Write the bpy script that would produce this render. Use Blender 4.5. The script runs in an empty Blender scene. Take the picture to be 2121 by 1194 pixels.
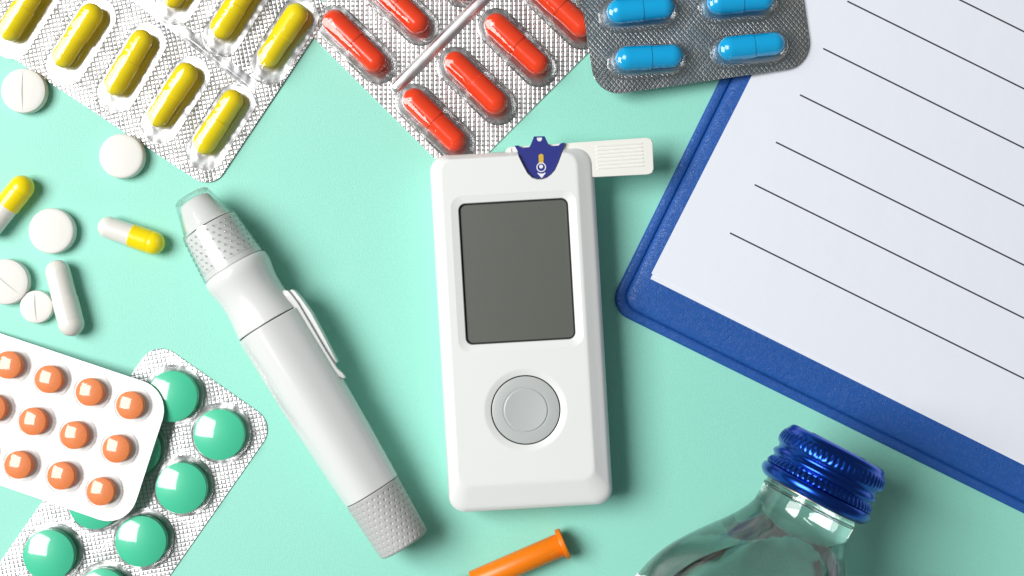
import bpy, bmesh, math, random
from math import pi, sin, cos, radians
from mathutils import Vector, Matrix
random.seed(7)
sc = bpy.context.scene
COL = sc.collection
sc.unit_settings.system = 'METRIC'
sc.unit_settings.scale_length = 0.01          # one Blender unit is one centimetre
K = 0.014                                     # centimetres on the table per photo pixel
H = 3000 * K                                  # camera height
# ---------------------------------------------------------------- camera
cam_d = bpy.data.cameras.new('camera')
cam = bpy.data.objects.new('camera', cam_d); COL.objects.link(cam)
cam.location = (0, 0, H)
cam_d.sensor_width = 36
cam_d.lens = 36 * H / (2121 * K)
cam_d.clip_start = 0.5; cam_d.clip_end = 1000
cam_d.dof.use_dof = True; cam_d.dof.focus_distance = H - 1.0; cam_d.dof.aperture_fstop = 0.16
sc.camera = cam
# ---------------------------------------------------------------- world, lamps, exposure
wd = bpy.data.worlds.new("World"); sc.world = wd; wd.use_nodes = True
bg = wd.node_tree.nodes['Background']
bg.inputs[0].default_value = (0.94, 1.0, 0.98, 1); bg.inputs[1].default_value = 0.13
def area(name, loc, target, sx, sy, power, col):
    d = bpy.data.lights.new(name, 'AREA'); d.shape = 'RECTANGLE'; d.size = sx; d.size_y = sy
    d.energy = power; d.color = col
    o = bpy.data.objects.new(name, d); COL.objects.link(o); o.location = loc
    o.rotation_euler = (Vector(target) - Vector(loc)).to_track_quat('-Z', 'Y').to_euler()
    return o
area('softbox', (-88, 15, 118), (14, -3, 0), 82, 84, 285000, (1.0, 0.99, 0.975))
sc.view_settings.view_transform = 'Standard'; sc.view_settings.look = 'None'
sc.view_settings.exposure = 0.0; sc.view_settings.gamma = 1
sc.render.engine = 'CYCLES'
sc.cycles.use_denoising = True
sc.cycles.max_bounces = 16; sc.cycles.transmission_bounces = 14; sc.cycles.transparent_max_bounces = 16
sc.cycles.caustics_reflective = True; sc.cycles.caustics_refractive = True
sc.cycles.blur_glossy = 0.6
sc.cycles.sample_clamp_indirect = 40

# ---------------------------------------------------------------- helpers
def ray_local(M, px, py, zl=0.0):
    """the point on the plane z = zl of frame M that the photo shows at (px, py)"""
    Mi = M.inverted()
    c = Mi @ Vector((0, 0, H))
    d = Mi.to_3x3() @ Vector(((px - 1060.5) * K, -(py - 597) * K, -H))
    t = (zl - c.z) / d.z
    return c + d * t
I4 = Matrix.Identity(4)
def W(px, py, h=0.0): return ray_local(I4, px, py, h * K)
def frame(px, py, z_px, ang_deg):
    """flat frame at photo pixel; ang = clockwise turn of its x axis in the photo"""
    return Matrix.Translation(W(px, py, z_px)) @ Matrix.Rotation(-radians(ang_deg), 4, 'Z')
def frame_tilt(px, py, a, b, c, ang_deg):
    """frame on the plane height_px = a + b*px + c*py"""
    z = a + b * px + c * py
    n = Vector((-b, c, 1)).normalized()
    x = Vector((cos(radians(ang_deg)), -sin(radians(ang_deg)), 0)); x = (x - n * x.dot(n)).normalized()
    y = n.cross(x)
    R = Matrix((x, y, n)).transposed().to_4x4()
    return Matrix.Translation(W(px, py, z)) @ R

FLIPPED = []
def setp(o, label=None, cat=None, group=None, kind=None):
    if label: o['label'] = label
    if cat: o['category'] = cat
    if group: o['group'] = group
    if kind: o['kind'] = kind
    return o
def mesh_obj(name, verts, faces, mats, parent=None, smooth=35, mat_idx=None, M=None):
    me = bpy.data.meshes.new(name)
    me.from_pydata([tuple(v) for v in verts], [], faces)
    if not isinstance(mats, (list, tuple)): mats = [mats]
    for m in mats: me.materials.append(m)
    if mat_idx: me.polygons.foreach_set('material_index', mat_idx)
    bm = bmesh.new(); bm.from_mesh(me); bmesh.ops.recalc_face_normals(bm, faces=bm.faces)
    if bm.calc_volume(signed=True) < 0: bmesh.ops.reverse_faces(bm, faces=bm.faces); FLIPPED.append(name)
    bm.to_mesh(me); bm.free()
    if smooth:
        me.shade_smooth()
        if smooth < 180: me.set_sharp_from_angle(angle=radians(smooth))
    me.update()
    o = bpy.data.objects.new(name, me); COL.objects.link(o)
    if parent is not None: o.parent = parent
    if M is not None: o.matrix_local = M
    return o
def empty(name, M, label, cat, group=None):
    o = bpy.data.objects.new(name, None); COL.objects.link(o); o.matrix_world = M
    o.empty_display_size = 0.5
    return setp(o, label, cat, group)
def loft(loops, cap0=True, cap1=True):
    n = len(loops[0]); vs = [v for l in loops for v in l]; fs = []
    for k in range(len(loops) - 1):
        a, b = k * n, (k + 1) * n
        for i in range(n):
            j = (i + 1) % n
            fs.append((a + i, a + j, b + j, b + i))
    if cap0: fs.append(tuple(range(n)))
    if cap1: fs.append(tuple(range((len(loops) - 1) * n, len(loops) * n)))
    return vs, fs
def rrect(x0, x1, y0, y1, r, z, n=10):
    r = max(min(r, (x1 - x0) / 2 - 1e-4, (y1 - y0) / 2 - 1e-4), 1e-3); out = []
    for cx, cy, a0 in ((x1 - r, y1 - r, 0), (x0 + r, y1 - r, 90), (x0 + r, y0 + r, 180), (x1 - r, y0 + r, 270)):
        for i in range(n + 1):
            a = radians(a0 + 90 * i / n); out.append(Vector((cx + r * cos(a), cy + r * sin(a), z)))
    return out
def lathe_x(profile, n=64, zc=0.0, x0=0.0, rf=None, closed=False):
    """profile (s, r) turned round the x axis at height zc"""
    loops = []
    for s, r in profile:
        l = []
        for i in range(n):
            a = 2 * pi * i / n
            q = r * (rf(a, s) if rf else 1)
            l.append(Vector((x0 + s, q * cos(a), zc + q * sin(a))))
        loops.append(l)
    if closed:
        vs, fs = loft(loops, False, False); m = len(loops)
        for i in range(n):
            j = (i + 1) % n; fs.append(((m - 1) * n + i, (m - 1) * n + j, j, i))
        return vs, fs
    return loft(loops)
def lathe_z(profile, n=64, cx=0, cy=0):
    return loft([[Vector((cx + r * cos(2 * pi * i / n), cy + r * sin(2 * pi * i / n), z)) for i in range(n)] for r, z in profile])
def prism(pts, z0, z1, ch=0.0):
    loops = [[Vector((x, y, z0)) for x, y in pts], [Vector((x, y, z1)) for x, y in pts]]
    return loft(loops)
def merge(parts):
    vs, fs = [], []
    for v, f in parts:
        o = len(vs); vs += list(v); fs += [tuple(i + o for i in g) for g in f]
    return vs, fs
def boolean(o, cutter, op='DIFFERENCE'):
    m = o.modifiers.new('b', 'BOOLEAN'); m.operation = op; m.object = cutter; m.solver = 'EXACT'
    cutter.parent = o.parent
    bpy.context.view_layer.update()
    dg = bpy.context.evaluated_depsgraph_get()
    me = bpy.data.meshes.new_from_object(o.evaluated_get(dg))
    o.modifiers.clear(); o.data = me
    bpy.data.objects.remove(cutter, do_unlink=True)
def capsule_profile(L, r, x_from, x_to, n=10):
    """outline of a capsule half between two x, rounded at the far end only"""
    pr = []
    if x_to > x_from:
        c = x_to - r * 1.0
        pr = [(x_from, r * 0.985), (x_from + r * 0.02, r), (x_from + r * 0.06, r), (c - r * 0.06, r), (c, r)]
        pr += [(c + r * sin(pi / 2 * i / n), r * cos(pi / 2 * i / n)) for i in range(1, n)] + [(x_to, r * 0.03)]
    return pr

# ---------------------------------------------------------------- materials
def new_mat(name):
    m = bpy.data.materials.new(name); m.use_nodes = True
    nt = m.node_tree; return m, nt, nt.nodes['Principled BSDF'], nt.nodes['Material Output']
def pr_mat(name, col, rough=0.4, metal=0, coat=0, spec=0.5, bump=None, sss=0, var=0.0, coat_rough=0.05, ior=1.5, bdist=0.003):
    m, nt, p, out = new_mat(name)
    p.inputs['Base Color'].default_value = (*col, 1); p.inputs['Roughness'].default_value = rough
    p.inputs['Metallic'].default_value = metal; p.inputs['Coat Weight'].default_value = coat
    p.inputs['Coat Roughness'].default_value = coat_rough
    p.inputs['Specular IOR Level'].default_value = spec; p.inputs['IOR'].default_value = ior
    if sss:
        p.inputs['Subsurface Weight'].default_value = sss; p.inputs['Subsurface Radius'].default_value = (1, 1, 1)
        p.inputs['Subsurface Scale'].default_value = 0.08
    tc = nt.nodes.new('ShaderNodeTexCoord')
    if bump:
        nz = nt.nodes.new('ShaderNodeTexNoise'); nz.inputs['Scale'].default_value = bump[0]; nz.inputs['Detail'].default_value = 4
        nt.links.new(tc.outputs['Object'], nz.inputs['Vector'])
        b = nt.nodes.new('ShaderNodeBump'); b.inputs['Strength'].default_value = bump[1]; b.inputs['Distance'].default_value = bdist
        nt.links.new(nz.outputs['Fac'], b.inputs['Height']); nt.links.new(b.outputs['Normal'], p.inputs['Normal'])
    if var:
        nz2 = nt.nodes.new('ShaderNodeTexNoise'); nz2.inputs['Scale'].default_value = 14; nz2.inputs['Detail'].default_value = 6
        nt.links.new(tc.outputs['Object'], nz2.inputs['Vector'])
        mx = nt.nodes.new('ShaderNodeMix'); mx.data_type = 'RGBA'
        mx.inputs['A'].default_value = (*[c * (1 - var) for c in col], 1); mx.inputs['B'].default_value = (*[min(1, c * (1 + var)) for c in col], 1)
        nt.links.new(nz2.outputs['Fac'], mx.inputs['Factor']); nt.links.new(mx.outputs['Result'], p.inputs['Base Color'])
    return m
def thin_plastic(name, tint=(0.985, 0.99, 0.99), rough=0.03, wob=0.5, scale=2.5, ior=1.5, dist=0.03, boost=1.0, edge=0.55):
    """clear film or shell: what is not reflected goes straight through"""
    m, nt, p, out = new_mat(name); nt.nodes.remove(p)
    tr = nt.nodes.new('ShaderNodeBsdfTransparent')
    lw = nt.nodes.new('ShaderNodeLayerWeight'); lw.inputs['Blend'].default_value = 0.5      # longer way through the wall at a slant
    p3 = nt.nodes.new('ShaderNodeMath'); p3.operation = 'POWER'; p3.inputs[1].default_value = 4.5
    mc = nt.nodes.new('ShaderNodeMix'); mc.data_type = 'RGBA'; mc.inputs['A'].default_value = (*tint, 1); mc.inputs['B'].default_value = (*[c * edge for c in tint], 1)
    nt.links.new(lw.outputs['Facing'], p3.inputs[0]); nt.links.new(p3.outputs[0], mc.inputs['Factor']); nt.links.new(mc.outputs['Result'], tr.inputs[0])
    gl = nt.nodes.new('ShaderNodeBsdfGlossy'); gl.inputs['Roughness'].default_value = rough
    # Schlick reflectance of a film, the same from both sides
    fr = nt.nodes.new('ShaderNodeLayerWeight'); fr.inputs['Blend'].default_value = 0.5
    pw = nt.nodes.new('ShaderNodeMath'); pw.operation = 'POWER'; pw.inputs[1].default_value = 4.5
    mul = nt.nodes.new('ShaderNodeMath'); mul.operation = 'MULTIPLY_ADD'; mul.inputs[1].default_value = 0.55; mul.inputs[2].default_value = 0.05 * boost; mul.use_clamp = True
    mx = nt.nodes.new('ShaderNodeMixShader')
    tc = nt.nodes.new('ShaderNodeTexCoord'); nz = nt.nodes.new('ShaderNodeTexNoise')
    nz.inputs['Scale'].default_value = scale; nz.inputs['Detail'].default_value = 2.5; nz.inputs['Distortion'].default_value = 0.8
    oi = nt.nodes.new('ShaderNodeObjectInfo'); ad = nt.nodes.new('ShaderNodeVectorMath'); ad.operation = 'MULTIPLY_ADD'
    ad.inputs[1].default_value = (1, 1, 1)
    cx = nt.nodes.new('ShaderNodeCombineXYZ'); ml = nt.nodes.new('ShaderNodeMath'); ml.operation = 'MULTIPLY'; ml.inputs[1].default_value = 37
    nt.links.new(oi.outputs['Random'], ml.inputs[0])
    for i in range(3): nt.links.new(ml.outputs[0], cx.inputs[i])
    nt.links.new(tc.outputs['Object'], ad.inputs[0]); nt.links.new(cx.outputs[0], ad.inputs[2])
    nt.links.new(ad.outputs[0], nz.inputs['Vector'])
    b = nt.nodes.new('ShaderNodeBump'); b.inputs['Strength'].default_value = wob; b.inputs['Distance'].default_value = dist
    nt.links.new(nz.outputs['Fac'], b.inputs['Height'])
    nt.links.new(b.outputs['Normal'], gl.inputs['Normal']); nt.links.new(b.outputs['Normal'], fr.inputs['Normal'])
    nt.links.new(fr.outputs['Facing'], pw.inputs[0]); nt.links.new(pw.outputs[0], mul.inputs[0]); nt.links.new(mul.outputs[0], mx.inputs[0])
    nt.links.new(tr.outputs[0], mx.inputs[1]); nt.links.new(gl.outputs[0], mx.inputs[2]); nt.links.new(mx.outputs[0], out.inputs['Surface'])
    return m
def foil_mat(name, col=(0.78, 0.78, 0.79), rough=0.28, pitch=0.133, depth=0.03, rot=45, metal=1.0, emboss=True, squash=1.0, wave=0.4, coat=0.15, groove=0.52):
    m, nt, p, out = new_mat(name)
    p.inputs['Base Color'].default_value = (*col, 1); p.inputs['Roughness'].default_value = rough; p.inputs['Metallic'].default_value = metal
    p.inputs['Coat Weight'].default_value = coat; p.inputs['Coat Roughness'].default_value = 0.08
    N = nt.nodes; L = nt.links
    tc = N.new('ShaderNodeTexCoord')
    nz = N.new('ShaderNodeTexNoise'); nz.inputs['Scale'].default_value = 0.55; nz.inputs['Detail'].default_value = 3
    L.new(tc.outputs['Object'], nz.inputs['Vector'])
    b0 = N.new('ShaderNodeBump'); b0.inputs['Strength'].default_value = wave; b0.inputs['Distance'].default_value = 0.25
    L.new(nz.outputs['Fac'], b0.inputs['Height'])
    last = b0
    if emboss:
        mp = N.new('ShaderNodeMapping'); mp.inputs['Rotation'].default_value = (0, 0, radians(rot)); mp.inputs['Scale'].default_value = (1 / pitch, squash / pitch, 1)
        L.new(tc.outputs['Object'], mp.inputs['Vector'])
        sx = N.new('ShaderNodeSeparateXYZ'); L.new(mp.outputs[0], sx.inputs[0])
        hs = []
        for ax in ('X', 'Y'):
            q = N.new('ShaderNodeMath'); q.operation = 'PINGPONG'; q.inputs[1].default_value = 0.5
            L.new(sx.outputs[ax], q.inputs[0])
            hs.append(q)
        mn = N.new('ShaderNodeMath'); mn.operation = 'MINIMUM'
        L.new(hs[0].outputs[0], mn.inputs[0]); L.new(hs[1].outputs[0], mn.inputs[1])
        # worn: the relief fades in and out over the sheet
        nv = N.new('ShaderNodeTexNoise'); nv.inputs['Scale'].default_value = 1.3; L.new(tc.outputs['Object'], nv.inputs['Vector'])
        mr = N.new('ShaderNodeMapRange'); mr.inputs['From Min'].default_value = 0.3; mr.inputs['From Max'].default_value = 0.7
        mr.inputs['To Min'].default_value = 0.55; mr.inputs['To Max'].default_value = 1.0; L.new(nv.outputs['Fac'], mr.inputs['Value'])
        b1 = N.new('ShaderNodeBump'); b1.inputs['Distance'].default_value = depth * 2; b1.inputs['Strength'].default_value = 1
        L.new(mr.outputs[0], b1.inputs['Strength'])
        pl = N.new('ShaderNodeMapRange'); pl.interpolation_type = 'SMOOTHSTEP'; pl.inputs['From Max'].default_value = 0.24
        pl.inputs['To Max'].default_value = 0.3; L.new(mn.outputs[0], pl.inputs['Value'])
        L.new(pl.outputs[0], b1.inputs['Height'])
        # groove shade painted into the base colour: pressed lines darker than the lands
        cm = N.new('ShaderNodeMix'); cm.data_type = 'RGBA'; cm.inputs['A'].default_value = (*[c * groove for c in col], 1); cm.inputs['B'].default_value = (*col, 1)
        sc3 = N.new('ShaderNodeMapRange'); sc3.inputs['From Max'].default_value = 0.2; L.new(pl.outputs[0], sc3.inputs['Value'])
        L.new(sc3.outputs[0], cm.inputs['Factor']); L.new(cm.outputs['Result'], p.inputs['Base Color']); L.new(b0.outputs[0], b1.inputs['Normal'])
        last = b1
    L.new(last.outputs[0], p.inputs['Normal'])
    return m

M_TABLE = pr_mat('mint_card', (0.295, 0.735, 0.60), 0.55, spec=0.7, bump=(24, 0.9), var=0.055, bdist=0.01)
M_WHITE = pr_mat('white_plastic', (0.815, 0.83, 0.82), 0.32, coat=0.15, bump=(60, 0.08), coat_rough=0.2)
M_WHITE_GLOSS = pr_mat('glossy_white_plastic', (0.77, 0.78, 0.78), 0.22, coat=0.3, coat_rough=0.12)
M_GREY = pr_mat('grey_button_plastic', (0.50, 0.53, 0.525), 0.3, coat=0.3, coat_rough=0.2)
M_GREYCAP = pr_mat('grey_grip_plastic', (0.50, 0.50, 0.495), 0.36, bump=(40, 0.1))
M_LCD = pr_mat('lcd_glass', (0.088, 0.094, 0.08), 0.4, spec=0.8, bump=(120, 0.5), var=0.06, bdist=0.004)
M_BLACK = pr_mat('black_parts_and_gap_shade', (0.012, 0.012, 0.012), 0.5)  # black parts, and the fills that paint shade into the meter's gaps
M_NAVY = pr_mat('navy_print_plastic', (0.022, 0.03, 0.23), 0.35, bump=(30, 0.1))
M_PRINT = pr_mat('white_print', (0.78, 0.8, 0.86), 0.5)
M_GOLD = pr_mat('gold_contact', (0.85, 0.55, 0.06), 0.35, metal=0.4)
M_STRIPWHITE = pr_mat('strip_white', (0.84, 0.84, 0.79), 0.45)
M_TABLET = pr_mat('chalk_white_tablet', (0.84, 0.83, 0.79), 0.7, spec=0.25, bump=(45, 0.5), bdist=0.006)
M_CAPW = pr_mat('white_gelatin', (0.84, 0.82, 0.77), 0.22, coat=0.4, sss=0.15, bump=(6, 0.2), bdist=0.01)
M_CAPY = pr_mat('yellow_gelatin', (1.0, 0.77, 0.006), 0.22, coat=0.25, bump=(6, 0.2), bdist=0.01)
M_CAPY2 = pr_mat('deep_yellow_gelatin', (1.0, 0.78, 0.004), 0.24, coat=0.2, bump=(6, 0.2), bdist=0.01)
M_CAPR = pr_mat('red_gelatin', (0.95, 0.062, 0.012), 0.22, coat=0.4, sss=0.2, bump=(6, 0.2), bdist=0.01)
M_CAPB = pr_mat('blue_gelatin', (0.0, 0.42, 0.82), 0.2, coat=0.4, bump=(6, 0.2), bdist=0.01)
M_GREENP = pr_mat('green_coating', (0.075, 0.66, 0.39), 0.4, coat=0.15, bump=(50, 0.15), coat_rough=0.1)
M_ORANGEP = pr_mat('orange_coating', (0.88, 0.25, 0.07), 0.5, bump=(40, 0.4), var=0.12, bdist=0.006)
M_FILM = thin_plastic('blister_film', tint=(1, 1, 1), wob=0.3, scale=1.3, dist=0.07, boost=1.25, edge=0.45)
M_FILM_CRISP = thin_plastic('round_blister_film', wob=0.14, scale=1.5, dist=0.03, boost=1.3, rough=0.07)
M_CLEAR = thin_plastic('clear_plastic', tint=(0.99, 0.99, 0.99), wob=0.12, scale=2, boost=1.2, edge=0.88, rough=0.09)
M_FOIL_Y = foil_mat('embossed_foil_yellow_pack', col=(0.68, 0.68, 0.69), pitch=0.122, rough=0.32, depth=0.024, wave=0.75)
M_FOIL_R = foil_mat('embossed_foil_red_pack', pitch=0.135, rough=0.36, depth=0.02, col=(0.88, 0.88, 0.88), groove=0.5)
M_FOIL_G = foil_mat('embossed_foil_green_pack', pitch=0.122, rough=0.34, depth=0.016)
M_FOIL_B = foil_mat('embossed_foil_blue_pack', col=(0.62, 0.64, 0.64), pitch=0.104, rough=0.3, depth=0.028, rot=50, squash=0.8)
M_FOIL_SMOOTH = foil_mat('smooth_foil', col=(0.62, 0.62, 0.63), rough=0.25, emboss=False, wave=0.6)
M_FOIL_RIDGE = foil_mat('ridge_foil', col=(0.88, 0.88, 0.89), rough=0.42, emboss=False, wave=0.3)
M_FOIL_SMOOTHB = foil_mat('smooth_foil_dark', col=(0.62, 0.64, 0.64), rough=0.3, emboss=False, wave=0.4)
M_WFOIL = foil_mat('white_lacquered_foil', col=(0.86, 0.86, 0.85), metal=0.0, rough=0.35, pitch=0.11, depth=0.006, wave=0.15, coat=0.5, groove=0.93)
M_WFOIL_S = pr_mat('white_lacquer_smooth', (0.84, 0.84, 0.83), 0.35, coat=0.4)
M_CLIPB = None
def leather(name, col):
    m, nt, p, out = new_mat(name); N = nt.nodes; L = nt.links
    p.inputs['Roughness'].default_value = 0.42; p.inputs['Specular IOR Level'].default_value = 0.5
    tc = N.new('ShaderNodeTexCoord')
    v = N.new('ShaderNodeTexVoronoi'); v.feature = 'DISTANCE_TO_EDGE'; v.inputs['Scale'].default_value = 15
    wn = N.new('ShaderNodeTexNoise'); wn.inputs['Scale'].default_value = 5; wn.inputs['Detail'].default_value = 4
    ma = N.new('ShaderNodeVectorMath'); ma.operation = 'MULTIPLY_ADD'; ma.inputs[1].default_value = (0.25, 0.25, 0.25)
    L.new(tc.outputs['Object'], wn.inputs['Vector']); L.new(wn.outputs['Color'], ma.inputs[0]); L.new(tc.outputs['Object'], ma.inputs[2])
    L.new(ma.outputs[0], v.inputs['Vector'])
    mr = N.new('ShaderNodeMapRange'); mr.inputs['From Max'].default_value = 0.12; L.new(v.outputs['Distance'], mr.inputs['Value'])
    # long creases
    cn = N.new('ShaderNodeTexNoise'); cn.inputs['Scale'].default_value = 2.2; cn.inputs['Detail'].default_value = 5; cn.inputs['Distortion'].default_value = 1.5
    L.new(tc.outputs['Object'], cn.inputs['Vector'])
    ad = N.new('ShaderNodeMath'); ad.operation = 'MULTIPLY_ADD'; ad.inputs[1].default_value = 3.5
    L.new(cn.outputs['Fac'], ad.inputs[0]); L.new(mr.outputs[0], ad.inputs[2])
    b = N.new('ShaderNodeBump'); b.inputs['Strength'].default_value = 0.6; b.inputs['Distance'].default_value = 0.012
    L.new(ad.outputs[0], b.inputs['Height']); L.new(b.outputs[0], p.inputs['Normal'])
    mx = N.new('ShaderNodeMix'); mx.data_type = 'RGBA'
    mx.inputs['A'].default_value = (*[c * 0.93 for c in col], 1); mx.inputs['B'].default_value = (*col, 1)
    L.new(mr.outputs[0], mx.inputs['Factor']); L.new(mx.outputs['Result'], p.inputs['Base Color'])
    return m
M_LEATHER = leather('blue_leatherette', (0.012, 0.098, 0.40))
M_PAPER = pr_mat('paper', (0.81, 0.84, 0.92), 0.8, spec=0.2, bump=(0.8, 0.4), var=0.006, bdist=0.04)
M_INK = pr_mat('ink', (0.03, 0.035, 0.045), 0.6)
M_ORANGE = pr_mat('orange_plastic', (0.95, 0.22, 0.0), 0.38, coat=0.08, coat_rough=0.2, bump=(30, 0.1))
M_CAPMETAL = pr_mat('blue_anodised_metal', (0.011, 0.08, 0.52), 0.27, metal=1.0, coat=0.3, coat_rough=0.12)
M_SILVER = pr_mat('inner_metal', (0.6, 0.5, 0.4), 0.35, metal=1)
def glass(name, ior, col, rough=0.0, bump=None):
    m, nt, p, out = new_mat(name)
    p.inputs['Base Color'].default_value = (*col, 1); p.inputs['Transmission Weight'].default_value = 1
    p.inputs['IOR'].default_value = ior; p.inputs['Roughness'].default_value = rough
    if bump:
        tc = nt.nodes.new('ShaderNodeTexCoord'); nz = nt.nodes.new('ShaderNodeTexNoise'); nz.inputs['Scale'].default_value = bump[0]
        b = nt.nodes.new('ShaderNodeBump'); b.inputs['Strength'].default_value = bump[1]; b.inputs['Distance'].default_value = 0.05
        nt.links.new(tc.outputs['Object'], nz.inputs['Vector']); nt.links.new(nz.outputs['Fac'], b.inputs['Height']); nt.links.new(b.outputs[0], p.inputs['Normal'])
    return m
M_GLASS = glass('bottle_glass', 1.5, (0.985, 1, 0.992), bump=(0.9, 0.1))
M_WATER = glass('water', 1.33, (0.985, 1.0, 0.995))

# ---------------------------------------------------------------- setting: the tabletop
vs, fs = prism([(-260, -200), (260, -200), (260, 200), (-260, 200)], -1.5, 0.0)
setp(mesh_obj('tabletop', vs, fs, M_TABLE, smooth=0), kind='structure')

# ---------------------------------------------------------------- blister packs
def stadium(a, r, z, n=24):
    """outline of a slot with straight half-length a and end radius r"""
    out = []; r = max(r, 0.004)
    for i in range(n + 1):
        t = -pi / 2 + pi * i / n; out.append(Vector((a + r * cos(t), r * sin(t), z)))
    for i in range(n + 1):
        t = pi / 2 + pi * i / n; out.append(Vector((-a + r * cos(t), r * sin(t), z)))
    return out
def bubble(L, r, h, prof, mats, parent, M, name='bubble', n=20, crumple=0.0, seed=0, dz=0.0):
    """vacuum-formed pocket of clear film over a smooth patch of foil"""
    a = L / 2 - r; rnd = random.Random(seed)
    loops = [stadium(a, r + 3.2 * K, 0.012, n), stadium(a, r + 1.0 * K, 0.022, n)]
    for zf, inset in prof: loops.append(stadium(max(a - inset * 0.15 * 0, 0.0), r * (1 - inset), 0.02 + h * zf, n))
    if crumple:
        ph = [rnd.uniform(0, 6.28) for _ in range(4)]
        for k, l in enumerate(loops[3:]):
            for v in l:
                e = max(0, abs(v.x) - a) / r
                w = e * crumple * (0.5 + 0.5 * sin(3.1 * math.atan2(v.y, v.x - math.copysign(a, v.x)) + ph[0] + 2 * k * 0.4))
                v.z -= w * (0.5 + 0.5 * sin(v.y * 9 + ph[1])); v.x -= math.copysign(w * 0.6, v.x)
    vs, fs = loft(loops, False, True)
    mi = [0] * len(fs)
    base = stadium(a, r + 3.0 * K, 0.006 - dz, n); o = len(vs); vs += base; fs.append(tuple(range(o, o + len(base)))); mi.append(1)
    return mesh_obj(name, vs, fs, mats, parent, smooth=60, mat_idx=mi, M=M)
CAPS_PROF = [(0.25, 0.02), (0.5, 0.05), (0.68, 0.11), (0.8, 0.20), (0.88, 0.31), (0.94, 0.45), (0.975, 0.62), (0.995, 0.82), (1.0, 0.97)]
_capsule_cache = {}
def capsule_in(parent, M, Lpx, rpx, mats, name='capsule'):
    """a two-piece gelatin capsule along local x: the mesh is its longer body, its child is the cap"""
    key = (Lpx, rpx, mats[0].name, mats[1].name)
    Lc, r = Lpx * K, rpx * K
    if key not in _capsule_cache:
        b = mesh_obj(name, *lathe_x(capsule_profile(Lc, r * 0.94, -Lc * 0.08, Lc / 2), 40), mats[0], parent, smooth=50)
        c = mesh_obj('capsule_cap', *lathe_x([(-s, q) for s, q in capsule_profile(Lc, r, -Lc * 0.02, Lc / 2)], 40), mats[1], b, smooth=50)
        _capsule_cache[key] = (b.data, c.data)
    else:
        bd, cd = _capsule_cache[key]
        b = bpy.data.objects.new(name, bd); COL.objects.link(b); b.parent = parent
        c = bpy.data.objects.new('capsule_cap', cd); COL.objects.link(c); c.parent = b
    b.matrix_local = M
    return b
def sheet(parent, M, rect, rad, z0, z1, mat, name='foil'):
    """rounded sheet; rect in local cm (x0,x1,y0,y1)"""
    x0, x1, y0, y1 = rect; e = 0.006
    loops = [rrect(x0 + e, x1 - e, y0 + e, y1 - e, rad, z0), rrect(x0, x1, y0, y1, rad, z0 + e), rrect(x0, x1, y0, y1, rad, z1 - e), rrect(x0 + e, x1 - e, y0 + e, y1 - e, rad, z1)]
    vs, fs = loft(loops)
    return mesh_obj(name, vs, fs, mat, parent, smooth=30)
def local_angle(M, p0, p1, z):
    d = ray_local(M, *p1, z) - ray_local(M, *p0, z)
    return math.atan2(d.y, d.x)

def capsule_pack(name, label, M, rect, rad, foil, smoothfoil, caps, Lb, rb, hb, Lc, rc, mats, film, channel=None, ch_r=9, ch_h=7, ch_mat=None, crumple=0.0, boff=(0, 0)):
    root = empty(name, M, label, 'blister pack')
    sheet(root, M, rect, rad, -0.035, 0.0, foil)
    for k, (cx, cy, ang, rollflip) in enumerate(caps):
        zc = (rc + 1.5) * K
        c = ray_local(M, cx, cy, zc)
        th = local_angle(M, (cx, cy), (cx + cos(radians(ang)), cy + sin(radians(ang))), zc)
        jit = random.uniform(-1.5, 1.5)
        Mc = Matrix.Translation(c) @ Matrix.Rotation(th + (pi if rollflip else 0) + radians(jit), 4, 'Z')
        capsule_in(root, Mc, Lc, rc, mats)
        bx = ray_local(M, cx + boff[0], cy + boff[1], zc)
        Mb = Matrix.Translation((bx.x, bx.y, 0)) @ Matrix.Rotation(th, 4, 'Z')
        bubble(Lb * K, rb * K, hb * K, CAPS_PROF, [film, smoothfoil], root, Mb, crumple=crumple, seed=k * 7 + len(name))
    if channel:
        (ax, ay), (bx_, by) = channel
        p, q = ray_local(M, ax, ay, 0), ray_local(M, bx_, by, 0)
        mid = (p + q) / 2; L = (q - p).length
        bubble(L, ch_r * K, ch_h * K, CAPS_PROF, [ch_mat or film, smoothfoil], root,
               Matrix.Translation((mid.x, mid.y, 0)) @ Matrix.Rotation(math.atan2(q.y - p.y, q.x - p.x), 4, 'Z'), name='ridge', dz=0.003)
    return root
def rect_from(M, pl, pr, pb, pt):
    """extent of a sheet from one photo point on each of its sides (left, right, bottom, top)"""
    return (ray_local(M, *pl).x, ray_local(M, *pr).x, ray_local(M, *pb).y, ray_local(M, *pt).y)

# yellow pack (x axis down-right along its lower edge)
MY = frame(437, 392, 4.2, 33.6)
ry = (-900 * K, ray_local(MY, 560, 213).x, ray_local(MY, 200, 236).y, ray_local(MY, 200, 236).y + 452 * K)
yc = [(452, 253, -57.5, 0), (357, 197, -57.5, 1), (266, 130, -59, 0), (160, 74, -57.5, 1), (48, 18, -57.5, 0), (-50, -44, -57.5, 0),
      (585, 74, -58, 1), (487, 14, -57.5, 0), (388, -50, -57.5, 1), (290, -112, -57.5, 1)]
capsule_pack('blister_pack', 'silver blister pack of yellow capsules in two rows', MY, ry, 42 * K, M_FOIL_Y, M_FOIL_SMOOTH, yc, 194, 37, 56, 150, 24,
             (M_CAPY, M_CAPY2), M_FILM, channel=((270, -18), (530, 183)), ch_r=10, ch_h=9, crumple=0.10, boff=(0, 8))
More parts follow.
